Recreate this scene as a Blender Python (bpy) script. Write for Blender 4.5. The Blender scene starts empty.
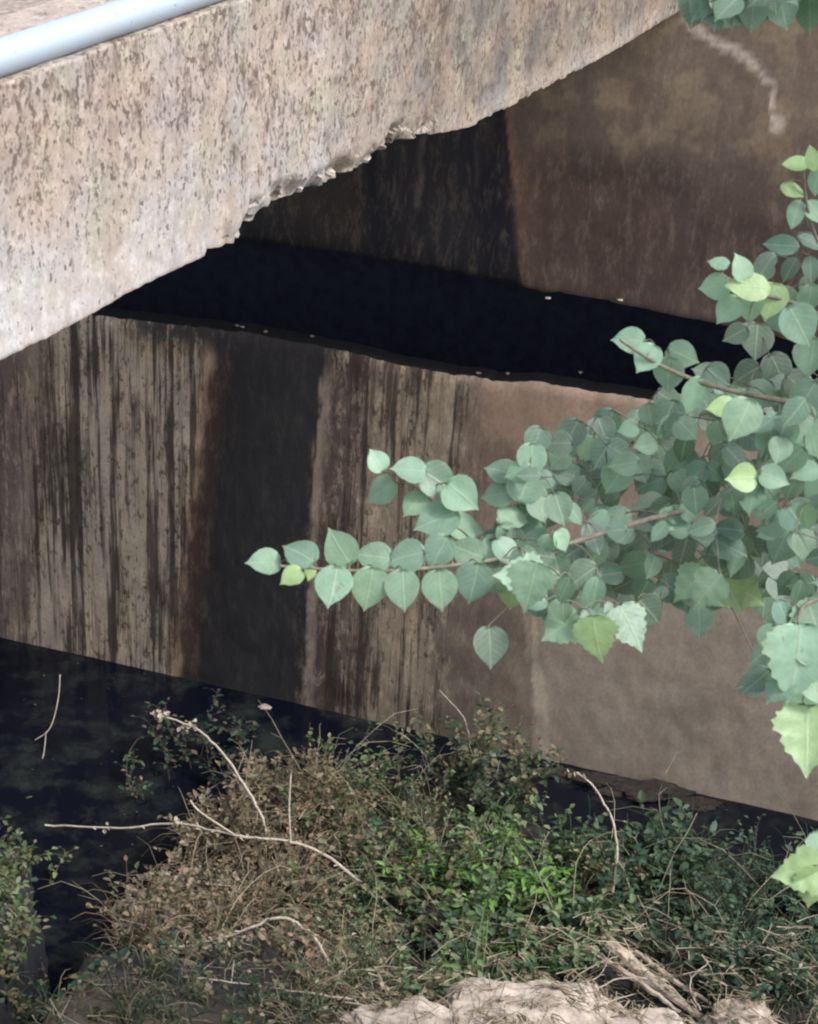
import bpy, math, random
from mathutils import Vector, noise, Matrix
R_ = math.radians
random.seed(7)
S = bpy.context.scene
COL = S.collection

# ------------------------------------------------------------------ camera
W, H, FPX = 818, 1024, 2000.0
PITCH, ROLL = R_(27.8), R_(3.43)
CAM = Vector((0, 0, 6.0))
F = Vector((0, math.cos(PITCH), -math.sin(PITCH)))
R0 = Vector((1, 0, 0)); U0 = Vector((0, math.sin(PITCH), math.cos(PITCH)))
RT = R0*math.cos(ROLL) + U0*math.sin(ROLL)
UP = -R0*math.sin(ROLL) + U0*math.cos(ROLL)
cd = bpy.data.cameras.new('camera'); cam = bpy.data.objects.new('camera', cd); COL.objects.link(cam)
m = Matrix((RT, UP, -F)).transposed().to_4x4(); m.translation = CAM
cam.matrix_world = m
cd.sensor_fit = 'VERTICAL'; cd.sensor_height = 24.0; cd.lens = 24.0*FPX/H
cd.clip_end = 500; cd.clip_start = 0.05
cd.dof.use_dof = True; cd.dof.focus_distance = 8.2; cd.dof.aperture_fstop = 5.6
S.camera = cam
S.cycles.filter_width = 2.1

# ------------------------------------------------------------------ sky, sun, exposure
SUN_AZ, SUN_EL = R_(108), R_(52)            # azimuth from +Y towards +X
w = bpy.data.worlds.new('World'); S.world = w; w.use_nodes = True
nt = w.node_tree
sky = nt.nodes.new('ShaderNodeTexSky'); sky.sky_type = 'NISHITA'; sky.sun_disc = False
sky.sun_elevation = SUN_EL; sky.sun_rotation = SUN_AZ; sky.dust_density = 3.0; sky.air_density = 1.0
bg = nt.nodes['Background']; bg.inputs[1].default_value = 0.15
hs = nt.nodes.new('ShaderNodeHueSaturation'); hs.inputs['Saturation'].default_value = .45    # thin cloud
nt.links.new(sky.outputs[0], hs.inputs['Color']); nt.links.new(hs.outputs[0], bg.inputs[0])
sd = bpy.data.lights.new('sun', 'SUN'); sun = bpy.data.objects.new('sun', sd); COL.objects.link(sun)
sd.energy = 1.5; sd.angle = R_(12); sd.color = (1.0, 0.97, 0.93)
sv = Vector((math.sin(SUN_AZ)*math.cos(SUN_EL), math.cos(SUN_AZ)*math.cos(SUN_EL), math.sin(SUN_EL)))
sun.rotation_euler = sv.to_track_quat('Z', 'Y').to_euler()
S.view_settings.view_transform = 'Standard'; S.view_settings.look = 'None'
S.view_settings.gamma = 1.0; S.view_settings.use_curve_mapping = False
S.view_settings.exposure = 1.2

# ------------------------------------------------------------------ pixel geometry
def ray(px, py): return F + RT*((px-W/2)/FPX) - UP*((py-H/2)/FPX)
def at(px, py, t): return CAM + ray(px, py)*t
def proj(p):
    v = p - CAM; t = v.dot(F)
    return (W/2 + FPX*v.dot(RT)/t, H/2 - FPX*v.dot(UP)/t)
def on_z(px, py, z):
    r = ray(px, py); return CAM + r*((z-CAM.z)/r.z)
def hdir(px, py):
    r = ray(px, py); r.z = 0; return r.normalized()
DW = -hdir(-7342, -1006)                       # wall direction, towards the right
NW = Vector((DW.y, -DW.x, 0))                  # wall normal, towards the camera
W0 = on_z(0, 637, 0)
DF = hdir(1594, -470)                          # deck edge direction, away from camera
NF = Vector((DF.y, -DF.x, 0))                  # fascia normal, towards the stream's open side
def on_plane(px, py, p0, n):
    r = ray(px, py); return CAM + r*((p0-CAM).dot(n)/r.dot(n))
F0 = on_plane(683, 8, W0, NW)                  # where the fascia's foot meets the wall
def wall_sz(px, py, off=0.0):
    p = on_plane(px, py, W0 + NW*off, NW); return ((p-W0).dot(DW), p.z)
def fas_sz(px, py):
    p = on_plane(px, py, F0, NF); return (-(p-F0).dot(DF), p.z)
def interp(pts, x):
    if x <= pts[0][0]: return pts[0][1]
    for (a, b), (c, d) in zip(pts, pts[1:]):
        if x <= c: return b + (d-b)*(x-a)/(c-a)
    return pts[-1][1]
def sst(a, b, x):
    t = max(0., min(1., (x-a)/(b-a))); return t*t*(3-2*t)
def mix(a, b, t): return tuple(a[i] + (b[i]-a[i])*t for i in range(3))
def nz(x, y, z=0.0): return noise.noise(Vector((x, y, z)))
def fbm(x, y, z=0.0): return noise.fractal(Vector((x, y, z)), 0.6, 2.1, 4)

# ------------------------------------------------------------------ object helpers
def tag(o, label=None, cat=None, group=None, kind=None):
    if label: o['label'] = label
    if cat: o['category'] = cat
    if group: o['group'] = group
    if kind: o['kind'] = kind
    return o
def obj(name, verts, faces, mat, parent=None, cols=None, smooth=True, frame=None, amp=None):
    me = bpy.data.meshes.new(name)
    if frame is not None:
        inv = frame.inverted(); verts = [inv @ Vector(v) for v in verts]
    elif parent is not None:
        inv = parent.matrix_world.inverted(); verts = [inv @ Vector(v) for v in verts]
    me.from_pydata([tuple(v) for v in verts], [], faces)
    if cols is not None:
        a = me.color_attributes.new('tint', 'FLOAT_COLOR', 'POINT')
        for i, c in enumerate(cols):
            a.data[i].color = (c[0], c[1], c[2], 1.0)
    if amp is not None:
        a = me.attributes.new('amount', 'FLOAT', 'POINT')
        for i, c in enumerate(amp): a.data[i].value = c
    if smooth: me.polygons.foreach_set('use_smooth', [True]*len(me.polygons))
    me.materials.append(mat); me.update()
    o = bpy.data.objects.new(name, me); COL.objects.link(o)
    if frame is not None: o.matrix_world = frame
    if parent is not None:
        o.parent = parent
    return o
def empty(name, loc):
    o = bpy.data.objects.new(name, None); COL.objects.link(o); o.location = loc
    o.matrix_world = Matrix.Translation(loc); o.empty_display_size = 0.1
    return o

# ------------------------------------------------------------------ materials
def newmat(name):
    mt = bpy.data.materials.new(name); mt.use_nodes = True
    n = mt.node_tree; b = n.nodes['Principled BSDF']
    return mt, n, b
def N(n, kind, **kw):
    x = n.nodes.new(kind)
    for k, v in kw.items():
        if k in x.inputs: x.inputs[k].default_value = v
        else: setattr(x, k, v)
    return x
def ramp(n, src, stops):
    r = n.nodes.new('ShaderNodeValToRGB'); e = r.color_ramp.elements
    while len(e) < len(stops): e.new(0.5)
    for i, (p, c) in enumerate(stops):
        e[i].position = p
        e[i].color = (c, c, c, 1) if not isinstance(c, tuple) else (*c, 1)
    n.links.new(src, r.inputs[0]); return r.outputs[0]
def tex(n, scale3, scale=1.0, detail=5, rough=0.6, dist=0.0):
    tc = N(n, 'ShaderNodeTexCoord'); mp = N(n, 'ShaderNodeMapping')
    mp.inputs['Scale'].default_value = scale3
    n.links.new(tc.outputs['Object'], mp.inputs[0])
    t = N(n, 'ShaderNodeTexNoise', Scale=scale, Detail=detail, Roughness=rough, Distortion=dist)
    n.links.new(mp.outputs[0], t.inputs['Vector']); return t.outputs['Fac']
def mixc(n, fac, a, b, mode='MIX'):
    x = n.nodes.new('ShaderNodeMix'); x.data_type = 'RGBA'; x.blend_type = mode
    for v, i in ((fac, 0), (a, 6), (b, 7)):
        if isinstance(v, (int, float)): x.inputs[i].default_value = v
        elif isinstance(v, tuple): x.inputs[i].default_value = (*v, 1)
        else: n.links.new(v, x.inputs[i])
    return x.outputs[2]
def mth(n, op, a, b):
    x = n.nodes.new('ShaderNodeMath'); x.operation = op
    for i, v in enumerate((a, b)):
        if isinstance(v, (int, float)): x.inputs[i].default_value = v
        else: n.links.new(v, x.inputs[i])
    return x.outputs[0]
def bump(n, b, h, strength=0.5, dist=0.01):
    x = N(n, 'ShaderNodeBump', Strength=strength, Distance=dist)
    n.links.new(h, x.inputs['Height']); n.links.new(x.outputs[0], b.inputs['Normal'])
def attr(n, name='tint', out='Color'):
    a = n.nodes.new('ShaderNodeAttribute'); a.attribute_name = name; return a.outputs[out]

def mat_fascia():
    mt, n, b = newmat('weathered concrete')
    c = attr(n); amt = attr(n, 'amount', 'Fac')
    # large blotches of ochre, grey-green and pink
    c = mixc(n, ramp(n, tex(n, (1, 1, 1), 4, 5, .6), [(.38, 0.), (.62, .5)]), c, (.33, .24, .17), 'MIX')
    c = mixc(n, ramp(n, tex(n, (1, 1, .8), 6.3, 4, .6), [(.5, 0.), (.68, .5)]), c, (.27, .27, .20), 'MIX')
    c = mixc(n, ramp(n, tex(n, (1, 1, .7), 30, 6, .75), [(.50, 0.), (.58, .6)]), c, (1.35, 1.36, 1.36), 'MULTIPLY')
    p3 = ramp(n, tex(n, (1, 1, .8), 7, 4, .65), [(.40, .0), (.60, 1.)])
    room = mth(n, 'MULTIPLY', mth(n, 'SUBTRACT', 1.0, mth(n, 'MULTIPLY', amt, mth(n, 'ADD', .45, mth(n, 'MULTIPLY', p3, .55)))), .13)
    p1 = ramp(n, mth(n, 'ADD', tex(n, (1, 1, .6), 46, 3, .6, .2), room), [(.425, 1.), (.465, 0.)])
    p2 = ramp(n, mth(n, 'ADD', tex(n, (1, 1, .5), 90, 3, .6), room), [(.435, 1.), (.475, 0.)])
    p4 = ramp(n, mth(n, 'ADD', tex(n, (1, 1, .45), 20, 6, .78), room), [(.43, 1.), (.53, 0.)])
    pit = mth(n, 'MAXIMUM', p1, mth(n, 'MULTIPLY', p2, .7))
    c = mixc(n, ramp(n, tex(n, (1, 1, .8), 70, 4, .8), [(.38, .0), (.66, .8)]), c, (1.3, 1.3, 1.32), 'MULTIPLY')
    c = mixc(n, mth(n, 'MULTIPLY', p4, .8), c, (.50, .45, .42), 'MULTIPLY')
    c = mixc(n, mth(n, 'MULTIPLY', pit, .85), c, (.085, .062, .052), 'MIX')
    run = ramp(n, tex(n, (9, 9, .6), 1, 5, .6), [(.5, 0.), (.7, .5)])
    c = mixc(n, run, c, (.55, .50, .46), 'MULTIPLY')
    n.links.new(c, b.inputs['Base Color']); b.inputs['Roughness'].default_value = .92
    hgt = mth(n, 'SUBTRACT', mth(n, 'MULTIPLY', tex(n, (1, 1, 1), 80, 6, .7), .5), pit)
    bump(n, b, hgt, .45, .005); return mt
def mat_wall():
    mt, n, b = newmat('water stained concrete')
    c = attr(n); amt = attr(n, 'amount', 'Fac')
    big = tex(n, (5, 3, 1.2), 1, 3, .6)                    # where drips gather
    room = mth(n, 'ADD', mth(n, 'MULTIPLY', mth(n, 'SUBTRACT', 1.0, amt), .14), mth(n, 'MULTIPLY', mth(n, 'SUBTRACT', big, .5), .35))
    st = ramp(n, mth(n, 'ADD', tex(n, (15, 4, .55), 1, 6, .68, .12), room), [(.43, 1.), (.50, 0.)])
    fl = ramp(n, mth(n, 'ADD', tex(n, (34, 9, 14), 1, 6, .75, .1), room), [(.41, 1.), (.47, 0.)])
    fine = ramp(n, mth(n, 'ADD', tex(n, (42, 4, 1.0), 1, 5, .7), room), [(.42, 1.), (.5, 0.)])
    lt = ramp(n, tex(n, (12, 5, 3.5), 1.3, 8, .82, .3), [(.50, 0.), (.60, 1.)])
    patch = ramp(n, tex(n, (1, 1, 1), 5, 6, .65), [(.35, 0.), (.65, 1.)])
    c = mixc(n, mth(n, 'MULTIPLY', lt, mth(n, 'MULTIPLY', amt, .75)), c, (.74, .60, .43))
    c = mixc(n, mth(n, 'MULTIPLY', st, mth(n, 'MULTIPLY', amt, .85)), c, (.05, .034, .028))
    c = mixc(n, mth(n, 'MULTIPLY', fl, mth(n, 'MULTIPLY', amt, .75)), c, (.06, .045, .036))
    c = mixc(n, mth(n, 'MULTIPLY', fine, mth(n, 'MULTIPLY', amt, .6)), c, (.06, .042, .034))
    c = mixc(n, mth(n, 'MULTIPLY', patch, .42), c, (.5, .44, .40), 'MULTIPLY')
    c = mixc(n, ramp(n, tex(n, (1.3, 1, .8), 2.2, 6, .6, .6), [(.5, 0.), (.62, .35)]), c, (1.35, 1.25, 1.15), 'MULTIPLY')
    g = tex(n, (1, 1, .7), 60, 6, .7)
    c = mixc(n, ramp(n, g, [(.3, .35), (.6, 0.)]), c, (.3, .25, .22), 'MULTIPLY')
    n.links.new(c, b.inputs['Base Color']); b.inputs['Roughness'].default_value = .85
    g = tex(n, (1, 1, 1), 22, 8, .72)
    hgt = mth(n, 'SUBTRACT', mth(n, 'MULTIPLY', g, .6), mth(n, 'MULTIPLY', mth(n, 'ADD', st, fl), mth(n, 'MULTIPLY', amt, .6)))
    bump(n, b, hgt, .35, .006); return mt
def mat_simple(name, col, rough=.9, nscale=30, var=.5, bs=.5, bd=.01, spec=.3, tint=False, col2=None):
    mt, n, b = newmat(name)
    f = tex(n, (1, 1, 1), nscale, 6, .65)
    base = attr(n) if tint else col
    if col2 is None: c = mixc(n, ramp(n, f, [(.3, var), (.65, 0.)]), base, (.25, .23, .22), 'MULTIPLY')
    else: c = mixc(n, ramp(n, f, [(.38, 0.), (.62, 1.)]), base, col2)
    n.links.new(c, b.inputs['Base Color']); b.inputs['Roughness'].default_value = rough
    b.inputs['Specular IOR Level'].default_value = spec
    bump(n, b, f, bs, bd); return mt
def mat_leaf(name, rough=.45, trans=.35, spec=.5, veins=False):
    mt, n, b = newmat(name)
    c = attr(n)
    if veins:
        u = mth(n, 'ABSOLUTE', attr(n, 'leaf_u', 'Fac'), 0); v = attr(n, 'leaf_v', 'Fac')
        ph = mth(n, 'FRACT', mth(n, 'MULTIPLY', mth(n, 'SUBTRACT', v, mth(n, 'MULTIPLY', u, .75)), 7.0), 0)
        side = ramp(n, mth(n, 'ABSOLUTE', mth(n, 'SUBTRACT', ph, .5), 0), [(.0, 1.), (.13, 0.)])
        rib = ramp(n, u, [(.008, 1.), (.028, 0.)])
        vn = mth(n, 'MAXIMUM', mth(n, 'MULTIPLY', side, .45), rib)
        c = mixc(n, mth(n, 'MULTIPLY', vn, .5), c, (.42, .50, .33))
        bl = tex(n, (1, 1, 1), 26, 5, .7)
        c = mixc(n, ramp(n, bl, [(.66, 0.), (.72, .75)]), c, (.22, .17, .08))
        edge = ramp(n, u, [(.30, 0.), (.5, .35)])
        c = mixc(n, edge, c, (.30, .40, .22))
        bump(n, b, mth(n, 'ADD', mth(n, 'MULTIPLY', vn, -.6), tex(n, (1, 1, 1), 70, 3, .6)), .5, .002)
    f = tex(n, (1, 1, 1), 40, 3, .5)
    c2 = mixc(n, ramp(n, f, [(.35, .35), (.6, 0.)]), c, (.45, .55, .45), 'MULTIPLY')
    n.links.new(c2, b.inputs['Base Color']); b.inputs['Roughness'].default_value = rough
    b.inputs['Specular IOR Level'].default_value = spec
    tr = N(n, 'ShaderNodeBsdfTranslucent'); n.links.new(mixc(n, 1., c, (1.0, 1.15, .6), 'MULTIPLY'), tr.inputs[0])
    ms = N(n, 'ShaderNodeMixShader'); ms.inputs[0].default_value = trans
    n.links.new(b.outputs[0], ms.inputs[1]); n.links.new(tr.outputs[0], ms.inputs[2])
    n.links.new(ms.outputs[0], n.nodes['Material Output'].inputs[0]); return mt
M_FAS = mat_fascia(); M_WALL = mat_wall()
M_DARK = mat_simple('concrete darkened for shade', (.06, .062, .10), .9, 14)  # dark navy base colour stands in for shade in the hollow
M_DECK = mat_simple('gravelly deck concrete', (.34, .29, .25), .95, 38, .9, .8, .008)
M_MUD = mat_simple('wet mud', (.05, .045, .040), .48, 9, .6, .9, .03, .4, tint=True)
M_ROCK = mat_simple('pale broken stone', (.50, .43, .375), .9, 13, .75, .9, .02)
M_DIRT = mat_simple('dry brown dirt', (.038, .030, .026), .95, 25, .7, .9, .02)
M_CRUST = mat_simple('mineral crust', (.42, .34, .26), .95, 60, .7, .9, .01)
M_TWIG = mat_simple('dry bleached twig', (.48, .42, .35), .85, 40, .6)
M_BARK = mat_simple('grey brown bark', (.21, .19, .15), .9, 40, .7)
M_STEM = mat_simple('weed stem', (.16, .15, .09), .8, 30, .5)
M_WOOD = mat_simple('split dry wood', (.44, .37, .30), .85, 24, .8)
M_LEAF = mat_leaf('broad leaf', .42, .33, .5, True); M_WEED = mat_leaf('weed leaf', .6, .3, .3)
M_PIPE, n, b = newmat('pale blue pipe paint')
f = tex(n, (1, 1, 1), 7, 5, .6)
pc = mixc(n, ramp(n, f, [(.35, .6), (.65, 0.)]), (.31, .38, .47), (.33, .35, .36))
pc = mixc(n, ramp(n, tex(n, (1, 1, 1), 45, 5, .7), [(.62, 0.), (.68, .7)]), pc, (.22, .15, .11))
n.links.new(pc, b.inputs['Base Color']); b.inputs['Roughness'].default_value = .42
M_WATER, n, b = newmat('still dark water')
b.inputs['Base Color'].default_value = (.003, .004, .009, 1); b.inputs['Roughness'].default_value = .05
b.inputs['IOR'].default_value = 1.33
n.links.new(mixc(n, ramp(n, tex(n, (1, 1, 1), 3.5, 6, .7), [(.48, 0.), (.66, 1.)]), (.003, .004, .009), (.020, .024, .022)), b.inputs['Base Color'])
bump(n, b, tex(n, (1, 1, 1), 9, 4, .6), .3, .02)

# ------------------------------------------------------------------ terrain
def wall_d(x, y): return (Vector((x, y, 0))-W0).dot(NW)
def hgt(x, y):
    d = wall_d(x, y)
    ch = interp([(-9, 1.2), (-1.9, 1.2), (-1.72, 1.45), (-1.36, 2.8), (-1.15, 2.75), (-.98, 1.7), (-.8, .9), (-.6, .62), (.3, .5), (1.5, .62), (9, .7)], x) + .12*nz(x*1.7, y*1.7, 3)
    if d < -1: return 4.9
    e = d - ch
    if e < 0: h = -.30 + .27*sst(-.35, 0, e)
    else: h = -.03 + .22*sst(0, .35, e) + .10*min(e, 1.3)
    if d > max(2.1, ch): h += (d-max(2.1, ch))*.60
    if x < -1.0: h -= .25*sst(-1.0, -1.8, x)*sst(3.2, 1.2, d)*1.0
    return h + .035*fbm(x*3, y*3) + .015*nz(x*14, y*14)
def hit(px, py):
    r = ray(px, py); t = 3.0
    for _ in range(1200):
        p = CAM + r*t
        if p.z < hgt(p.x, p.y): return p
        t += .01
    return p
def terrain():
    xs = [-60, -40, -25, -15, -9, -6, -4.2] + [-3.4+.045*i for i in range(141)] + [3.2, 4, 6, 9, 15, 25, 40, 60]
    ys = [-60, -40, -25, -12, -6, -2, 0, 1.5, 2.5, 3.3, 4.0, 4.6] + [5.0+.045*i for i in range(112)]
    V, C, Fc = [], [], []
    for y in ys:
        for x in xs:
            d = wall_d(x, y); yy = y
            h = hgt(x, yy) if d > -.2 else -.3
            h = min(h, 4.4) if y > -12 else 4.4
            V.append((x, yy, h))
            a = .45*sst(-.1, .35, fbm(x*2, y*2, 5))
            c = mix((.026, .026, .028), (.070, .056, .045), a)
            c = mix(c, (.03, .034, .042), sst(0, -.8, x)*.95)
            if d > 3.4: c = mix(c, (.16, .135, .11), sst(3.4, 4.2, d))
            C.append(c)
    nx = len(xs)
    for j in range(len(ys)-1):
        for i in range(nx-1):
            Fc.append((j*nx+i, j*nx+i+1, (j+1)*nx+i+1, (j+1)*nx+i))
    tag(obj('ground', V, Fc, M_MUD, cols=C), kind='structure')
terrain()
# bank top behind the abutment, reaching the horizon
def quad(name, pts, mat, **k): return obj(name, pts, [tuple(range(len(pts)))], mat, smooth=False, **k)
q = W0 - NW*2.6
pts = [q - DW*80, q + DW*80, q + DW*80 - NW*400, q - DW*80 - NW*400]
tag(obj('bank_terrain', [Vector((p.x, p.y, 4.85)) for p in pts], [(0, 1, 2, 3)], M_MUD, cols=[(.12, .1, .07)]*4, smooth=False), kind='structure')
a = W0 - DW*40 - NW*.5; bq = W0 + DW*40 - NW*.5
def strip(p, k): v = p + NW*k; return v
tag(obj('water', [Vector((p.x, p.y, 0.0)) for p in (strip(a, .2), strip(bq, .2), strip(bq, 3.6), strip(a, 3.6))], [(0, 1, 2, 3)], M_WATER, smooth=False), kind='structure')

# ------------------------------------------------------------------ concrete panels (front grid + sides)
def frame_of(origin, xdir, ndir):
    m = Matrix((xdir, -ndir, Vector((0, 0, 1)))).transposed().to_4x4(); m.translation = origin
    return m
def panel(name, origin, xdir, ndir, ss, zb, zt, thick, nrow, colfn, ampfn, disp, mat, parent=None, topcol=None, flat_rows=0):
    V, C, A, Fc = [], [], [], []
    nc = len(ss)
    for j in range(nrow+1):
        for s in ss:
            b0, t0 = zb(s), zt(s); v = j/nrow; z = b0 + (t0-b0)*v
            p = origin + xdir*s + ndir*disp(s, z, z-b0, t0-z); p.z = z
            V.append(p); px, py = proj(p)
            C.append(colfn(px, py, s, z, z-b0, t0-z)); A.append(ampfn(px, py, s, z, z-b0, t0-z))
    for j in range(nrow):
        for i in range(nc-1):
            a = j*nc+i; Fc.append((a, a+1, a+nc+1, a+nc))
    base = len(V)                                # back face ring: bottom and top rows only
    for row in (0, nrow):
        for i, s in enumerate(ss):
            p = V[row*nc+i].copy(); q = origin + xdir*s - ndir*thick; q.z = p.z
            V.append(q); C.append(C[row*nc+i]); A.append(A[row*nc+i]*.3)
    tb = nrow*nc; tback = base+nc
    if topcol:
        k0 = len(V)
        for i in range(nc): V.append(V[tb+i].copy()); C.append(topcol); A.append(0)
        for i in range(nc): V.append(V[base+nc+i].copy()); C.append(topcol); A.append(0)
        tb, tback = k0, k0+nc
    for i in range(nc-1):
        Fc.append((i+1, i, base+i, base+i+1))
        Fc.append((tb+i, tb+i+1, tback+i+1, tback+i))
        Fc.append((base+i+1, base+i, base+nc+i, base+nc+i+1))
    for i, flip in ((0, 1), (nc-1, 0)):
        loop = [j*nc+i for j in range(nrow+1)] + [base+nc+i, base+i]
        Fc.append(tuple(loop if flip else reversed(loop)))
    o = obj(name, V, Fc, mat, cols=C, amp=A, frame=frame_of(Vector((origin.x, origin.y, 0)), xdir, ndir), smooth=False)
    o.data.polygons.foreach_set('use_smooth', [flat_rows*(nc-1) <= i < nrow*(nc-1) for i in range(len(o.data.polygons))])
    if parent: 
        mw = o.matrix_world.copy(); o.parent = parent; o.matrix_parent_inverse = parent.matrix_world.inverted()
    return o

# --- abutment: lower wall, dark slot, upper wall
s_vis = [-.5 + .012*i for i in range(450)]
s_all = [-9, -6, -4, -2.6, -1.6, -1.0, -.7] + s_vis + [5.3, 6, 7.5, 9]
# --- lower wall
top_px = [(-300, 262), (110, 318), (205, 329), (240, 332), (300, 344), (345, 352), (400, 366), (465, 377), (490, 381), (545, 384), (600, 393), (660, 402), (900, 440)]
top_sz = [wall_sz(*p) for p in top_px]
def ltop(s): return interp(top_sz, s) + .010*nz(s*7, 1) + .006*nz(s*31, 4)
BROWN = (.215, .170, .142)
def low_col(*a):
    c = low_col0(*a); xx = a[0] + (a[1]-500)*.10; k = 1.6 + 1.1*sst(215, 150, xx) + .45*sst(500, 560, xx); return (min(.62, c[0]*k), min(.52, c[1]*k*.985), min(.40, c[2]*k*.90))  # colour lifted on the left to make up for light the deck blocks
def low_col0(px, py, s, z, b, t):
    # px at mid height, following the slight lean of the stains
    x = px + (py-500)*(.10-.05*sst(230, 300, px)) + 7*nz(s*3, z*1.3, 9) + 4*nz(s*9, z*6, 2) + 5*nz(s*40, z*5, 12) + 3*nz(s*60, z*25, 3)
    K = [(-200, (.07, .055, .055)), (8, (.085, .062, .06)), (22, (.15, .12, .10)), (34, (.08, .06, .055)), (48, (.31, .25, .19)),
         (90, (.35, .29, .22)), (140, (.30, .22, .15)), (178, (.40, .31, .22)), (192, (.24, .17, .13)), (199, (.05, .028, .024)), (222, (.017, .015, .018)),
         (296, (.022, .022, .026)), (314, (.026, .023, .025)), (317, (.27, .22, .19)), (322, (.22, .17, .15)), (327, (.085, .058, .055)), (352, (.12, .085, .075)),
         (366, (.30, .24, .19)), (455, (.28, .225, .18)), (468, (.245, .18, .15)), (520, (.25, .195, .165)), (900, (.225, .185, .16))]
    for i in range(len(K)-1):
        if x <= K[i+1][0] or i == len(K)-2:
            f = max(0, min(1, (x-K[i][0])/(K[i+1][0]-K[i][0]))); c = mix(K[i][1], K[i+1][1], f); break
    # red-brown tint of the smooth part, damp patches
    if x > 450:
        c = mix(c, (.26, .165, .125), .5*sst(.1, .5, fbm(s*2.2, z*2.2, 3))*sst(620, 500, x))
        c = mix(c, (.13, .10, .085), .55*sst(.0, .5, fbm(s*1.7+9, z*2.6, 8)))
    if x > 462:
        c = mix(c, (.30, .20, .155), .7*sst(.42, .05, t + .12*nz(s*4, z*4, 2))*sst(462, 478, x)*sst(650, 590, x))
        if py > 590: c = mix(c, (.245, .212, .185), .55*sst(0, 8, px-(532+(py-640)*.13+6*nz(z*9, 3))))
    # darker below the slot at left, algae line at the foot
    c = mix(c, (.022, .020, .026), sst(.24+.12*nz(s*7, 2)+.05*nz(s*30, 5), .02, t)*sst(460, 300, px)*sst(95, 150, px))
    c = mix(c, (.16, .14, .125), .6*sst(.14, .05, b)*sst(190, 150, x))
    c = mix(c, (.30, .25, .21), .6*sst(.035, .0, t)*sst(440, 480, px))
    c = mix(c, (.03, .026, .024), sst(.05, .0, b)*.8)
    # pale lip where render has come off, near px 530
    if py > 600 and abs(px-(532+ (py-640)*.13 + 6*nz(z*9, 3))) < 6: c = mix(c, (.37, .32, .28), .8)
    if 430 < px < 532 and py > 590: c = mix(c, (.10, .085, .075), .55)
    return c
def low_amp(px, py, s, z, b, t):
    x = px + (py-500)*.10
    a = interp([(-100, .6), (30, .8), (50, 1.), (188, 1.), (200, .15), (225, .05), (305, .05), (320, .5), (345, 1.), (455, .95), (475, .35), (520, .18), (620, .08), (900, .06)], x)
    return a*(1-.7*sst(.14, .05, b)*sst(190, 150, x))
abut = empty('abutment_wall', W0 + DW*2)
tag(abut, 'brown streaked concrete abutment with a dark slot, its foot in black water', 'wall')
def low_disp(s, z, b, t):
    d = .006*fbm(s*2.5, z*2)
    d -= .02*sst(.02, 0, t)*(.6+.6*nz(s*20, 7))
    return d
panel('lower_wall', W0, DW, NW, s_all, lambda s: -.45, ltop, .13, 90, low_col, low_amp, low_disp, M_WALL, abut, topcol=(.008, .008, .010))
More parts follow.
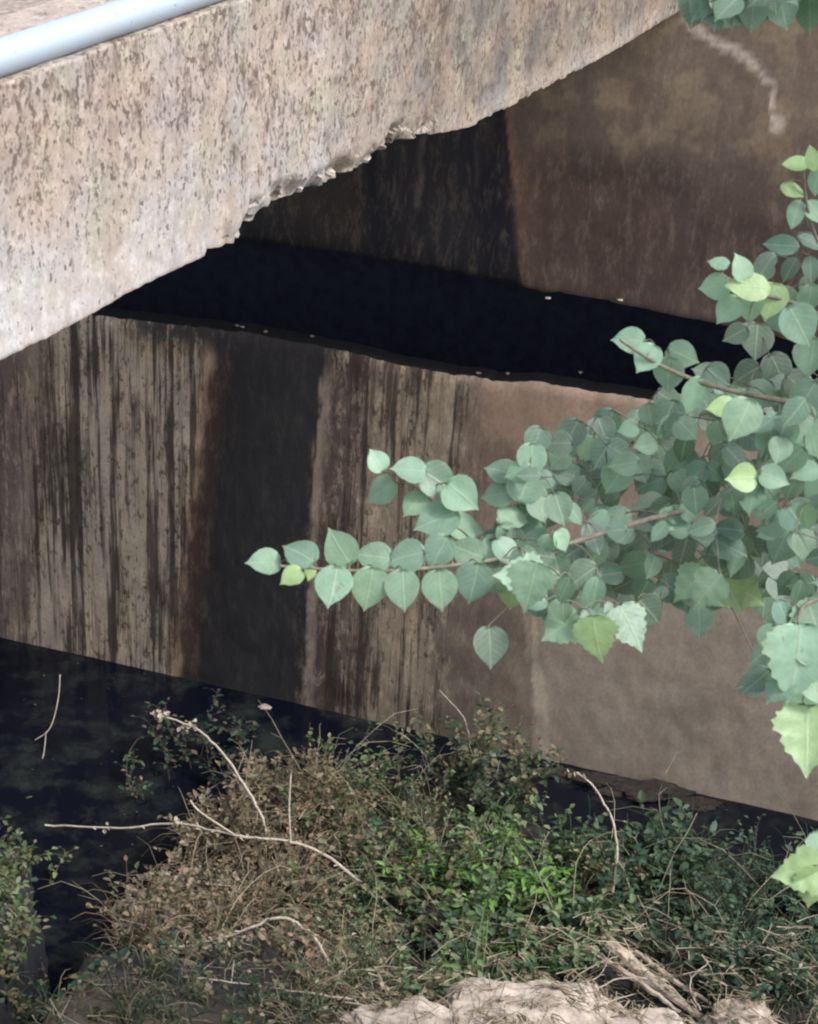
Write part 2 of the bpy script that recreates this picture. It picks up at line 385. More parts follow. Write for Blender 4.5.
# --- upper wall
bot_px = [(-400, 140), (250, 240), (430, 268), (545, 292), (560, 293), (600, 300), (640, 309), (720, 325), (818, 345), (1000, 382)]
UOFF = .03
bot_sz = [wall_sz(p[0], p[1], UOFF) for p in bot_px]
def ubot(s): return interp(bot_sz, s) + .008*nz(s*6, 11) + .006*nz(s*27, 14)
def up_col(*a):
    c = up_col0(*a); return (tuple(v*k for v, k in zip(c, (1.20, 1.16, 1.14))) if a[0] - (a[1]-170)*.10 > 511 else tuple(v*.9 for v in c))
def up_col0(px, py, s, z, b, t):
    x = px - (py-170)*.10 + 5*nz(s*4, z*3, 6)
    dk, br = (.026, .024, .030), (.088, .058, .048)
    c = interp3([(-100, (.03, .025, .03)), (240, (.035, .03, .032)), (300, (.050, .038, .034)), (352, (.046, .036, .034)), (368, (.016, .015, .024)), (400, (.03, .027, .034)), (450, (.034, .03, .036)), (485, (.014, .012, .024)), (506, (.018, .014, .022)), (514, (.12, .078, .06)), (560, br), (900, (.10, .072, .062))], x)
    if x > 510:
        hi = sst(215, 60, py - (px-600)*.12 + 26*nz(s*2, z*2, 1))        # paler upper course
        c = mix(c, (.235, .185, .145), hi*.8)
        pat = sst(.0, .3, fbm(s*5, z*6, 21)); c = mix(c, (.30, .235, .16), pat*hi*.8)
        c = mix(c, (.055, .035, .030), .7*sst(40, 0, abs(py-175-.05*(px-560)+14*nz(s*3, 3)))*sst(520, 560, px)*sst(740, 650, px))
        c = mix(c, (.15, .11, .095), .55*sst(.25, .0, b)*sst(-.3, .3, nz(s*2, z*2, 8)))
        c = mix(c, (.30, .25, .22), .55*sst(.035, .0, b)*sst(540, 580, px))
        jx = 4*nz(s*14, z*14, 2); ww = 5*(.6+1.1*nz(s*9, z*9, 12))
        k = sst(ww+5, max(0, ww-3), pdist(px+2*jx, py+2*jx, [(685, 20), (715, 42), (740, 55), (762, 72), (774, 96), (777, 132)]))
        c = mix(c, (.66, .58, .50), 1.*k*sst(-.6, .0, nz(s*40, z*40, 3)))
        k = sst(9, 2, pdist(px+jx, py+jx, [(610, 103), (616, 84), (640, 72)])); c = mix(c, (.28, .22, .16), .55*k)
        k = sst(7, 1, pdist(px+jx, py, [(506, 112), (511, 150), (515, 180)])); c = mix(c, (.22, .12, .08), .8*k)
    else:
        jx = 3*nz(s*14, z*14, 2)
        k = sst(5, 1, pdist(px+jx, py, [(421, 140), (421, 172), (416, 205)])); c = mix(c, (.16, .14, .13), .6*k)
        k = sst(3, 1, pdist(px+jx, py, [(476, 130), (477, 185)])); c = mix(c, (.10, .09, .10), .5*k)
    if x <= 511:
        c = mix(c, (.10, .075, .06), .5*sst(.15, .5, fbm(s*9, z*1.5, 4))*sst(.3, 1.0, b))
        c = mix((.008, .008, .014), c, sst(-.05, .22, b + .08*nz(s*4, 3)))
    return c
def pdist(px, py, P):
    best = 1e9
    for (a, b), (c, d) in zip(P, P[1:]):
        t = max(0, min(1, ((px-a)*(c-a)+(py-b)*(d-b))/((c-a)**2+(d-b)**2)))
        best = min(best, math.hypot(px-a-t*(c-a), py-b-t*(d-b)))
    return best
def interp3(K, x):
    if x <= K[0][0]: return K[0][1]
    for (a, c0), (b, c1) in zip(K, K[1:]):
        if x <= b: return mix(c0, c1, (x-a)/(b-a))
    return K[-1][1]
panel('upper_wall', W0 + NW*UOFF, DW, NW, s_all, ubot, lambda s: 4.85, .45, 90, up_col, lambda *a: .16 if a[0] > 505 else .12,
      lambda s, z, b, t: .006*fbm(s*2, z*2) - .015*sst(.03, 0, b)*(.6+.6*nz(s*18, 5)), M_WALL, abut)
# --- hollow added to keep the slot dark: floor, back, and the upper block's body
def box(name, origin, xd, nd, s0, s1, d0, d1, z0, z1, mat, parent=None):
    V = []
    for z in (z0, z1):
        for (s, d) in ((s0, d0), (s1, d0), (s1, d1), (s0, d1)):
            p = origin + xd*s + nd*d; V.append((p.x, p.y, z))
    Fc = [(3, 2, 1, 0), (4, 5, 6, 7), (0, 1, 5, 4), (1, 2, 6, 5), (2, 3, 7, 6), (3, 0, 4, 7)]
    return obj(name, V, Fc, mat, parent, smooth=False)
box('hollow_back', W0, DW, NW, -9, 9, -2.3, -2.1, -.6, 4.6, M_DARK, abut)
box('hollow_floor', W0, DW, NW, -9, 9, -2.1, -.132, .55, .6, M_DARK, abut)
box('cap_slab', W0, DW, NW, -9, 9, -2.6, -.425, 4.6, 4.82, M_DARK, abut)
for s0 in (-9.2, 9.0): box('hollow_end', W0, DW, NW, s0, s0+.2, -2.3, -.31, -.6, 4.6, M_DARK, abut)

# ------------------------------------------------------------------ bridge deck
bridge = empty('bridge_deck', Vector((F0.x, F0.y, F0.z)) - DF*2)
tag(bridge, 'pale pitted concrete bridge edge with a chipped lower corner above the stream', 'bridge')
XF = -DF
rough_rows = 9
edge_px = [(0, 360), (60, 331), (130, 291), (205, 256), (207, 249), (238, 244), (247, 238), (249, 226), (262, 221), (270, 209), (300, 199), (330, 186),
           (360, 172), (378, 168), (384, 158), (392, 148), (408, 143), (424, 138), (440, 133), (470, 127), (505, 109), (560, 80), (620, 47), (683, 8)]
e_sz = sorted(fas_sz(*p) for p in edge_px)
ez = [e_sz[0][1]]
top_left = fas_sz(0, 84)[1]
ZT = top_left
def fbot(s):
    if s > e_sz[-1][0]: return e_sz[-1][1]
    return interp(e_sz, s) + .004*nz(s*30, 2) + .003*nz(s*80, 5) + (.007*(1 if nz(s*9, 7) > .05 else 0)*(1 if 1.15 < s < 3.2 else 0))
def chip(px, py):                                      # 1 inside the broken corner zone
    return sst(215, 255, px)*sst(450, 400, px)
def fas_col(px, py, s, z, b, t):
    c = mix((.27, .245, .235), (.345, .345, .352), sst(.42, .05, b + .10*nz(s*2, z*2))*sst(420, 120, px))
    c = mix(c, (.26, .205, .175), .5*sst(.45, .1, t)*sst(-.3, .4, nz(s*2.3, z*3, 7))*sst(430, 100, px))
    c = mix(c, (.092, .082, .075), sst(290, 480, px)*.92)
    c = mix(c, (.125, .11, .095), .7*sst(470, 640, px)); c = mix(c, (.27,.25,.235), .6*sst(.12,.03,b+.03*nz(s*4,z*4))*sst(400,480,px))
    k = chip(px, py)*sst(.075, .02, b + .02*nz(s*12, z*12))
    c = mix(c, (.58, .54, .49), k*sst(-.15, .35, nz(s*26, z*26, 3)))
    c = mix(c, (.10, .09, .08), .7*sst(.012, .0, b))
    return c
def fas_amp(px, py, s, z, b, t):
    return interp([(0, .15), (.12, .3), (.3, .75), (.5, 1.)], b + .25*sst(100, 450, px))
def fas_disp(s, z, b, t):
    px, py = proj(Vector((F0.x, F0.y, 0)) + XF*s + Vector((0, 0, z)))
    d = .005*fbm(s*3, z*3) + .002*nz(s*20, z*20)
    k = chip(px, py)*sst(.09, .0, b + .03*nz(s*9, z*9))
    return d - k*(.04 + .03*nz(s*14, z*14) + .010*(1 if nz(s*17, z*17, 5) > 0 else -1))
ss = [.0 + .0125*i for i in range(410)] + [5.4, 6, 7, 8.5]
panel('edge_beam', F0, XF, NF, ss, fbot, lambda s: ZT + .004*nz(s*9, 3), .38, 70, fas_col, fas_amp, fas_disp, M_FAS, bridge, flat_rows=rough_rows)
box('deck_slab', Vector((F0.x, F0.y, 0)), XF, NF, -1.5, 8.5, -2.3, -.384, F0.z+.12, ZT-.012, M_DECK, bridge)
# --- pipe along the top
def tube(path, rad, n=8, cap=True):
    V, Fc = [], []
    P = [Vector(p) for p in path]; k = len(P)
    up = Vector((0.13, .21, 1)).normalized()
    for i, p in enumerate(P):
        t = (P[min(i+1, k-1)]-P[max(i-1, 0)]).normalized()
        if t.length < .1: t = Vector((0, 0, 1))
        a = t.cross(up)
        if a.length < .05: a = t.cross(Vector((1, 0, 0)))
        a.normalize(); b2 = t.cross(a)
        r = rad(i/(k-1)) if callable(rad) else rad
        for j in range(n):
            th = 2*math.pi*j/n; V.append(p + a*(math.cos(th)*r) + b2*(math.sin(th)*r))
    for i in range(k-1):
        for j in range(n):
            Fc.append((i*n+j, i*n+(j+1) % n, (i+1)*n+(j+1) % n, (i+1)*n+j))
    if cap: Fc.append(tuple(range(n))); Fc.append(tuple((k-1)*n+j for j in range(n-1, -1, -1)))
    return V, Fc
PR = .043
base = Vector((F0.x, F0.y, ZT + PR - .004)) - NF*.05
pr = empty('pipe_run', base + XF*2)
tag(pr, 'pale blue painted pipe lying along the top of the bridge edge', 'pipe')
V, Fc = tube([base + XF*s + Vector((0, 0, .003*nz(s*.8, 1))) for s in [-1.2 + .2*i for i in range(49)]], PR, 24)
obj('pipe', V, Fc, M_PIPE, pr)
for s in (.9, 6.6):
    V, Fc = tube([base + XF*(s-.035), base + XF*(s-.033), base + XF*(s+.033), base + XF*(s+.035)], lambda u: PR+.008, 24)
    obj('coupling', V, Fc, M_PIPE, pr)

# ------------------------------------------------------------------ stones and debris
def lump(name, c, sx, sy, sz, seed, mat, parent=None, sub=4, rough=.35, rot=0.0, label=None, cat=None, group=None, flat=0.6):
    import bmesh
    bm = bmesh.new(); bmesh.ops.create_icosphere(bm, subdivisions=sub, radius=1.0)
    o3 = Vector((seed*7.3, seed*3.1, seed*1.7))
    for v in bm.verts:
        p = v.co.copy()
        d = 1 + rough*noise.noise(p*1.3+o3) + rough*.5*noise.noise(p*3.1+o3) + rough*.22*noise.noise(p*7+o3) + rough*.12*noise.noise(p*18+o3)
        # facets
        cell = noise.voronoi(p*1.6+o3)[0]; d *= 1 + .25*rough*(cell[1]-cell[0])
        q = p*d; q.z = max(q.z, -flat); q.z = q.z if q.z < .55 else .55+(q.z-.55)*.5; v.co = Vector((q.x*sx, q.y*sy, q.z*sz))
    me = bpy.data.meshes.new(name); bm.to_mesh(me); bm.free(); me.materials.append(mat)
    me.polygons.foreach_set('use_smooth', [sub > 4]*len(me.polygons))
    o = bpy.data.objects.new(name, me); COL.objects.link(o); o.location = c; o.rotation_euler = (0, 0, rot)
    if label: tag(o, label, cat, group)
    return o
p = hit(520, 1030)
lump('rock', p + Vector((0.0, -.02, .0)), .40, .24, .15, 2, M_ROCK, sub=6, rot=.2, label='largest pale pink stone at the bottom edge, left of the split wood', cat='rock', group='pale stones on the near bank')
p = hit(740, 1035)
lump('rock', p + Vector((0, .0, .03)), .135, .12, .12, 5, M_ROCK, sub=6, label='small pale stone right of the split dry wood', cat='rock', group='pale stones on the near bank')
p = hit(420, 1040)
lump('rock', p + Vector((0, .02, -.03)), .27, .17, .10, 9, M_ROCK, sub=6, label='low flat pale stone at the left end of the big stone', cat='rock', group='pale stones on the near bank')
p = hit(640, 1035)
lump('rock', p + Vector((0, .0, -.04)), .22, .15, .12, 12, M_ROCK, sub=6, label='pale stone under the lower end of the split wood', cat='rock', group='pale stones on the near bank')
# dirt and fallen render heaped along the wall's foot
k = 0
for px, py, sz, txt in ((560, 770, .07, 'brown clod at the left end of the dirt row under the wall'), (598, 779, .10, 'wide brown clod second from the left under the wall'),
                   (648, 784, .13, 'largest brown clod of the dirt row at the wall foot'), (700, 797, .08, 'brown clod at the right end of the dirt row under the wall')):
    k += 1; p = wall_foot = W0 + DW*wall_sz(px, py)[0] + NW*.10; p.z = .0
    lump('dirt_clod', p, sz*1.5, sz*.6, sz*.42, 20+k, M_DIRT, sub=4, rough=.6, label=txt, cat='dirt', group='clods along the wall foot')
p = on_z(265, 707, .012); lump('stone_chip', p, .035, .02, .012, 31, M_ROCK, sub=3, label='pale flat chip in the black water by the dark stain', cat='stone')
rnd = random.Random(4)
# pale chips on the slot ledge
for i, (px, py, txt) in enumerate(((548, 298, 'pale chip hanging at the lip of the upper wall'), (620, 300, 'pale chip at the lip of the upper wall, right of the first'))):
    p = on_plane(px, py, W0 + NW*(UOFF+.012), NW); o = lump('chip', p, .013, .009, .006, 60+i, M_ROCK, sub=3)
    o.parent = abut; o.matrix_parent_inverse = abut.matrix_world.inverted(); o.name = 'loose_chip'
for i, (px, t) in enumerate(((232, 1), (262, 1), (305, 1), (238, 2), (478, 1), (505, 1), (575, 1))):
    s, z = wall_sz(px, 350)
    p = W0 + DW*s - NW*rnd.uniform(.03, .2); p.z = ltop(s) + .008
    o = lump('loose_chip', p, .010, .008, .005, 70+i, M_CRUST, sub=3, rough=.7); o.parent = abut; o.matrix_parent_inverse = abut.matrix_world.inverted()

# ------------------------------------------------------------------ leaf outlines (unit length, base at 0, tip at y=1)
def outline(kind):
    if kind == 'heart':      # broad ovate with short drip tip
        return [(0, .0), (.16, .00), (.31, .09), (.41, .24), (.435, .40), (.38, .57), (.26, .73), (.12, .85), (.045, .92), (0, 1.0)]
    if kind == 'oval':
        return [(0, .0), (.13, .04), (.25, .16), (.32, .33), (.32, .50), (.26, .68), (.15, .84), (.06, .93), (0, 1.0)]
    if kind == 'lobed':
        return [(0, .0), (.14, -.07), (.27, -.02), (.36, .0), (.40, .08), (.49, .10), (.47, .18), (.56, .24), (.50, .31), (.53, .38), (.44, .41), (.38, .45), (.42, .54), (.34, .60), (.33, .69), (.23, .73), (.19, .82), (.10, .88), (.05, .97), (0, 1.06)]
OUT = {k: outline(k) for k in ('heart', 'oval', 'lobed')}
class Leaves:
    def __init__(s): s.V, s.F, s.C, s.U = [], [], [], []
    def add(s, base, tipdir, normal, L, kind, col, curl=.12, fold=.12, rnd=random):
        t = tipdir.normalized(); n = (normal - t*normal.dot(t)).normalized(); r = t.cross(n)
        o = OUT[kind]; b0 = len(s.V); wob = rnd.uniform(-.06, .06)
        wl, wr = rnd.uniform(.9, 1.12), rnd.uniform(.9, 1.12)
        bendx = rnd.uniform(-.10, .10)
        rows = o
        for (x, y) in rows:      # spine, mid, rim for both sides
            dz = -curl*y*y + .02
            sp = base + t*(y*L) + n*(dz*L) + r*(bendx*y*y*L)
            s.V.append(sp); s.C.append(col); s.U.append((0., y))
            for sgn, wv in ((-1, wl), (1, wr)):
                for fr in (.5, 1.0):
                    xx = x*fr*wv*sgn; zz = fold*abs(xx)*1.0 - .25*xx*xx + wob*xx*y + (.015*math.sin(y*21+fr*3+sgn) if fr == 1 else 0)
                    s.V.append(sp + r*(xx*L) + n*(zz*L)); s.C.append(mix(col, tuple(v*.9 for v in col), fr)); s.U.append((x*fr*sgn, y))
        for i in range(len(rows)-1):
            a = b0+i*5; c = a+5
            s.F += [(a, a+1, c+1, c), (a+1, a+2, c+2, c+1), (a, c, c+3, a+3), (a+3, c+3, c+4, a+4)]
    def build(s, name, mat, parent=None): return obj(name, s.V, s.F, mat, parent, cols=s.C)
class Tubes:
    def __init__(s): s.V, s.F = [], []
    def add(s, path, rad, n=5):
        v, f = tube(path, rad, n); b0 = len(s.V); s.V += v; s.F += [tuple(i+b0 for i in q) for q in f]
    def build(s, name, mat, parent=None): return obj(name, s.V, s.F, mat, parent)
def spline(pts, k=6):
    P = [Vector(p) for p in pts]; out = []
    for i in range(len(P)-1):
        p0, p1, p2, p3 = P[max(i-1, 0)], P[i], P[i+1], P[min(i+2, len(P)-1)]
        for j in range(k):
            t = j/k; out.append(.5*((2*p1)+(p2-p0)*t+(2*p0-5*p1+4*p2-p3)*t*t+(-p0+3*p1-3*p2+p3)*t**3))
    out.append(P[-1]); return out

MIDG, PALE, YEL, DUL, BLU = (.205, .32, .24), (.28, .43, .315), (.34, .48, .23), (.155, .225, .178), (.155, .26, .20)
def leafcol(c, rnd):
    k = rnd.uniform(.82, 1.18); g = rnd.uniform(-.012, .012)
    return (max(.01, c[0]*k+g*.6), c[1]*k, max(.01, c[2]*k-g))
def img_dir(ang): return RT*math.cos(R_(ang)) - UP*math.sin(R_(ang))

def foliage(LV, parent_obj, off):
    f = obj('foliage', LV.V, LV.F, M_LEAF, None, cols=LV.C)
    for nm, k in (('leaf_u', 0), ('leaf_v', 1)):
        a = f.data.attributes.new(nm, 'FLOAT', 'POINT')
        a.data.foreach_set('value', [q[k] for q in LV.U])
    f.data.transform(off); f.parent = parent_obj
    return f
def branch(parent, path_px, leaves, twig_r, seed, name='branch'):
    """path_px (x, y, depth); leaves (x, y, length px, tip angle, kind, colour, depth offset). Every leaf gets a petiole to the nearest point of the branch or a side twig."""
    rnd = random.Random(seed); pix = [proj(q) for q in path_px[1:]]; kinds = ['lobed'] if seed >= 9 else ['heart']
    if path_px[1] is not None:                          # leaves on the stretch beyond the picture's edge
        xr = [q for q in pix if q[0] > 830]
        for i in range(34):
            x = rnd.uniform(900 if seed >= 9 else 850, 1040); yb = interp(sorted((q[0], q[1]) for q in pix), x)
            leaves = leaves + [(x, yb+rnd.gauss(0, 34), rnd.uniform(28, 44), rnd.uniform(30, 170), rnd.choice(kinds), rnd.choice([MIDG, PALE, DUL, BLU]), rnd.uniform(-.12, .12))]
    path = spline([at(*q) if len(q) == 3 and not isinstance(q, Vector) else q for q in path_px], 7)
    T = Tubes(); T.add(path, lambda u: twig_r*(1-.8*u)+.0012, 7)
    LV = Leaves()
    joints = list(path)
    # near leaves first so that farther ones hang on side twigs that grow outward
    def pd(lf): return min((proj(q)[0]-lf[0])**2 + (proj(q)[1]-lf[1])**2 for q in path)
    for lf in sorted(leaves, key=pd):
        x, y, L, ang, kind, col, dz = lf
        cands = [q for q in joints]
        P0 = min(cands, key=lambda q: (proj(q)[0]-x)**2 + (proj(q)[1]-y)**2)
        depth = (P0-CAM).dot(F) + dz + rnd.uniform(-.05, .05)
        Lw = .95*L/FPX*depth
        ta = img_dir(ang) + F*rnd.uniform(-.35, .25)
        ta.normalize()
        ctr = at(x, y, depth)
        base = ctr - ta*(Lw*.5)
        nrm = -F*1.0 + Vector((0, 0, .55)) + Vector((rnd.uniform(-.45, .45), rnd.uniform(-.4, .4), rnd.uniform(-.3, .3)))
        if rnd.random() < .3: nrm += Vector((rnd.uniform(-1.1, 1.1), 0, rnd.uniform(-.6, .9)))
        LV.add(base, ta, nrm, Lw, kind, leafcol(col, rnd), rnd.uniform(.02, .25), rnd.uniform(.05, .35), rnd)
        near = min(joints, key=lambda q: (q-base).length)
        mid = (near+base)*.5 + Vector((0, 0, .01)) + F*.015
        seg = spline([near, mid, base], 3)
        d = (near-base).length
        T.add(seg, lambda u: .0016 if d < .12 else .0024*(1-.4*u), 4)
        if d > .10: joints += seg[2:-1]
        joints.append(base)
    br = T.build(name, M_BARK, parent)
    foliage(LV, br, parent.matrix_world.inverted())
    return br

tree_base = Vector((1.95, 4.15, 0)); tree_base.z = hgt(tree_base.x, tree_base.y) - .05
for (x, y, L) in (): pass
tree = empty('leafy_tree', tree_base)
tag(tree, 'pale green broadleaf tree reaching its leafy boughs across the stained wall', 'tree')
def tp(z, dx=0, dy=0): return Vector((tree_base.x+.05*math.sin(z*1.3)+dx, tree_base.y+.04*math.cos(z)+dy, z))
T = Tubes(); T.add(spline([tp(tree_base.z), tp(2.2), tp(3.2), tp(4.2), tp(5.4), tp(6.6), tp(7.6)], 5), lambda u: .085*(1-.75*u), 14)
T.build('trunk', M_BARK, tree)
r1 = random.Random(11)
# ---- main bough
main = []
H_ = 'heart'
for (x, y, L, a, c) in ((263, 563, 38, 178, PALE), (299, 552, 42, 215, MIDG), (338, 547, 46, 235, PALE), (291, 577, 28, 150, YEL), (309, 573, 18, 100, YEL), (334, 588, 48, 96, PALE), (369, 590, 50, 98, PALE),
        (403, 591, 46, 88, PALE), (440, 591, 46, 85, PALE), (474, 584, 46, 100, MIDG), (372, 556, 42, 190, MIDG), (405, 556, 44, 170, PALE), (438, 553, 42, 120, MIDG), (466, 552, 42, 200, MIDG),
        (376, 460, 28, 240, PALE), (380, 491, 38, 150, PALE), (408, 470, 40, 185, PALE), (413, 504, 34, 140, PALE), (440, 482, 48, 30, MIDG), (463, 496, 44, 40, PALE), (435, 520, 52, 160, MIDG), (466, 528, 42, 10, PALE),
        (500, 470, 36, 200, MIDG), (497, 495, 40, 170, PALE), (525, 484, 42, 290, MIDG), (513, 519, 36, 10, PALE), (540, 510, 32, 60, MIDG), (490, 549, 34, 160, PALE), (512, 595, 36, 100, YEL),
        (490, 648, 46, 85, DUL), (700, 622, 40, 85, MIDG), (570, 483, 36, 60, MIDG), (590, 470, 38, 320, DUL), (560, 510, 38, 70, MIDG), (615, 480, 38, 120, PALE), (765, 602, 38, 95, MIDG),
        (750, 684, 34, 170, DUL), (640, 470, 34, 60, MIDG), (735, 560, 40, 100, MIDG), (780, 545, 44, 120, MIDG), (672, 520, 30, 10, PALE)):
    main.append((x, y, L, a, H_, c, 0))
for (x, y, L, a, c) in ((595, 640, 46, 85, YEL), (560, 628, 44, 150, PALE), (725, 584, 62, 70, YEL), (530, 588, 50, 105, PALE), (745, 590, 50, 30, YEL), (706, 592, 44, 130, PALE), (518, 575, 50, 190, PALE), (632, 628, 50, 60, MIDG), (690, 586, 44, 130, PALE)):
    main.append((x, y, L, a, 'lobed', c, -.16))
def inside(p, poly):
    c = False; j = len(poly)-1
    for i in range(len(poly)):
        if (poly[i][1] > p[1]) != (poly[j][1] > p[1]) and p[0] < (poly[j][0]-poly[i][0])*(p[1]-poly[i][1])/(poly[j][1]-poly[i][1])+poly[i][0]: c = not c
        j = i
    return c
mass = [(478, 560), (500, 528), (515, 490), (520, 440), (580, 430), (620, 420), (655, 400), (700, 385), (760, 380), (830, 370), (835, 600), (790, 618), (760, 590), (715, 612), (668, 600), (640, 640), (600, 618), (560, 632), (520, 606), (490, 585)]
y = 380
while y < 650:
    x = 470
    while x < 850:
        q = (x + r1.uniform(-10, 10), y + r1.uniform(-10, 10))
        if inside(q, mass):
            lay = r1.random()
            c = [MIDG, DUL, PALE, MIDG, BLU][r1.randrange(5)]
            if lay < .45: main.append((q[0], q[1], r1.uniform(26, 42), r1.uniform(20, 200), 'heart', DUL if r1.random() < .6 else BLU, .18))
            else: main.append((q[0], q[1], r1.uniform(22, 40), r1.uniform(40, 200), r1.choice(['heart', 'heart', 'oval']), c, r1.uniform(-.12, .06)))
        x += 17
    y += 14
branch(tree, [tp(3.9), at(1000, 470, 4.9), at(818, 494, 4.85), at(740, 500, 4.8), at(650, 519, 4.7), at(560, 546, 4.6), at(480, 562, 4.5), at(380, 571, 4.4), at(280, 566, 4.3)],
       [l for l in main], .0085, 3)
# ---- sprig above
sp = [(628, 341, 36, 180, H_, PALE, 0), (647, 360, 36, 120, H_, PALE, 0), (667, 375, 38, 100, H_, MIDG, 0), (683, 357, 38, 30, H_, MIDG, 0), (694, 396, 44, 110, H_, PALE, 0),
      (650, 415, 26, 80, H_, MIDG, .1), (645, 443, 28, 170, H_, PALE, .1), (628, 428, 24, 170, H_, PALE, .1), (718, 378, 34, 40, H_, DUL, .1), (705, 372, 32, 200, H_, MIDG, .1),
      (742, 421, 50, 110, H_, PALE, -.1), (722, 409, 36, 185, H_, YEL, -.1), (778, 437, 52, 95, H_, PALE, -.1), (800, 327, 50, 60, H_, PALE, -.1), (812, 358, 44, 100, H_, PALE, -.1),
      (755, 342, 44, 100, H_, DUL, .1), (780, 372, 44, 60, H_, DUL, .1), (805, 400, 46, 120, H_, MIDG, 0), (765, 395, 40, 30, H_, MIDG, .1), (745, 375, 36, 150, H_, DUL, .15), (812, 440, 46, 70, H_, PALE, 0), (740, 478, 36, 180, H_, YEL, -.1), (775, 478, 34, 20, H_, PALE, -.1), (790, 460, 40, 140, H_, MIDG, 0)]
branch(tree, [tp(4.3), at(1000, 400, 4.8), at(860, 410, 4.75), at(780, 400, 4.7), at(710, 385, 4.65), at(660, 365, 4.6), at(620, 340, 4.55)], sp, .010, 5)
# ---- bright cluster
cl = [(718, 262, 24, 200, H_, PALE, 0), (741, 267, 32, 250, H_, PALE, 0), (714, 288, 34, 170, H_, PALE, 0), (749, 287, 50, 182, 'oval', YEL, -.06), (728, 311, 36, 130, H_, PALE, 0), (772, 302, 42, 100, H_, YEL, -.03),
      (751, 308, 34, 100, H_, PALE, 0), (790, 300, 36, 30, H_, MIDG, .05), (810, 300, 34, 90, H_, MIDG, .05), (765, 268, 28, 300, H_, DUL, .1), (782, 320, 36, 70, H_, MIDG, .05), (735, 335, 30, 150, H_, DUL, .1)]
branch(tree, [tp(4.6), at(1000, 330, 4.75), at(860, 330, 4.7), at(800, 305, 4.65), at(750, 290, 4.6), at(715, 270, 4.55)], cl, .008, 6)
# ---- upper right sprig
ur = [(796, 163, 30, 180, 'oval', YEL, 0), (812, 158, 28, 250, 'oval', YEL, 0), (793, 190, 28, 20, 'oval', YEL, 0), (816, 182, 30, 100, 'oval', MIDG, 0), (795, 214, 32, 110, 'oval', MIDG, 0), (815, 212, 30, 60, 'oval', PALE, 0),
      (781, 246, 38, 185, 'oval', BLU, 0), (811, 243, 34, 30, 'oval', BLU, .0), (790, 270, 30, 120, 'oval', DUL, .1), (810, 270, 30, 90, 'oval', MIDG, .1), (806, 290, 30, 90, 'oval', DUL, .1), (765, 262, 30, 150, 'oval', DUL, .1)]
branch(tree, [tp(5.0), at(1000, 230, 4.7), at(870, 260, 4.65), at(825, 250, 4.6), at(808, 210, 4.55), at(803, 165, 4.5)], ur, .007, 7)
# ---- top right bough, hanging into the frame
tr = []
for i in range(34):
    x = r1.uniform(690, 840); y = r1.uniform(-30, 16)
    tr.append((x, y, r1.uniform(34, 46), r1.uniform(50, 150), 'heart', r1.choice([BLU, MIDG, DUL]), r1.uniform(-.05, .1)))
tr += [(700, 6, 38, 130, 'heart', MIDG, 0), (722, 8, 36, 80, 'heart', BLU, 0), (752, 14, 40, 95, 'heart', BLU, 0), (783, 12, 40, 70, 'heart', BLU, 0), (810, 16, 40, 90, 'heart', BLU, 0)]
branch(tree, [tp(5.6), at(1000, -80, 4.7), at(860, -40, 4.6), at(760, -20, 4.5), at(690, -8, 4.45)], tr, .010, 8)
# off-frame boughs so the crown is whole from the side
for k in range(7):
    z = 4.6 + .4*k; an = r1.uniform(-1.0, 1.5); Lb = 1.3 - .1*k
    d = Vector((math.cos(an), math.sin(an)*.8-.1, .35)); pth = spline([tp(z), tp(z)+d*Lb*.5, tp(z)+d*Lb], 5)
    T = Tubes(); T.add(pth, lambda u: .012*(1-.8*u)+.001, 6); LV = Leaves()
    for i in range(60):
        q = pth[r1.randrange(2, len(pth))] + Vector((r1.gauss(0, .14), r1.gauss(0, .14), r1.gauss(0, .10)))
        LV.add(q, Vector((r1.uniform(-1, 1), r1.uniform(-1, 1), -.5)), Vector((r1.uniform(-.4, .4), r1.uniform(-.4, .4), 1)), r1.uniform(.07, .11), 'heart', leafcol(r1.choice([MIDG, PALE, DUL]), r1), rnd=r1)
    br = T.build('branch', M_BARK, tree)
    foliage(LV, br, tree.matrix_world.inverted())

# ---- second plant: maple-like sapling with lobed leaves at lower right
mb = Vector((1.75, 4.75, 0)); mb.z = hgt(mb.x, mb.y) - .05
sap = empty('maple_sapling', mb)
tag(sap, 'sapling with large bright lobed leaves hanging in from the lower right', 'sapling')
T = Tubes(); T.add(spline([mb, mb+Vector((-.05, 0, .7)), mb+Vector((.02, .03, 1.5)), mb+Vector((-.04, 0, 2.4))], 5), lambda u: .03*(1-.7*u), 8); T.build('trunk', M_BARK, sap)
lo = [(770, 640, 34, 110, 'heart', MIDG, .05), (785, 615, 36, 60, 'heart', BLU, .05), (760, 655, 30, 150, 'heart', DUL, .1), (815, 690, 36, 60, 'heart', PALE, -.05), (778, 690, 34, 130, 'lobed', MIDG, .0), (812, 655, 40, 30, 'heart', MIDG, -.1), (790, 715, 34, 140, 'lobed', PALE, .05), (797, 665, 78, 95, 'lobed', PALE, 0), (815, 625, 56, 70, 'lobed', MIDG, .05), (806, 742, 70, 95, 'lobed', YEL, -.05), (780, 640, 50, 130, 'lobed', BLU, .1), (830, 700, 70, 60, 'lobed', MIDG, .1), (757, 682, 40, 140, 'heart', DUL, .1)]
branch(sap, [mb+Vector((0, 0, 2.2)), at(980, 600, 4.55), at(860, 595, 4.5), at(805, 605, 4.45), at(798, 640, 4.4)], lo, .007, 9)
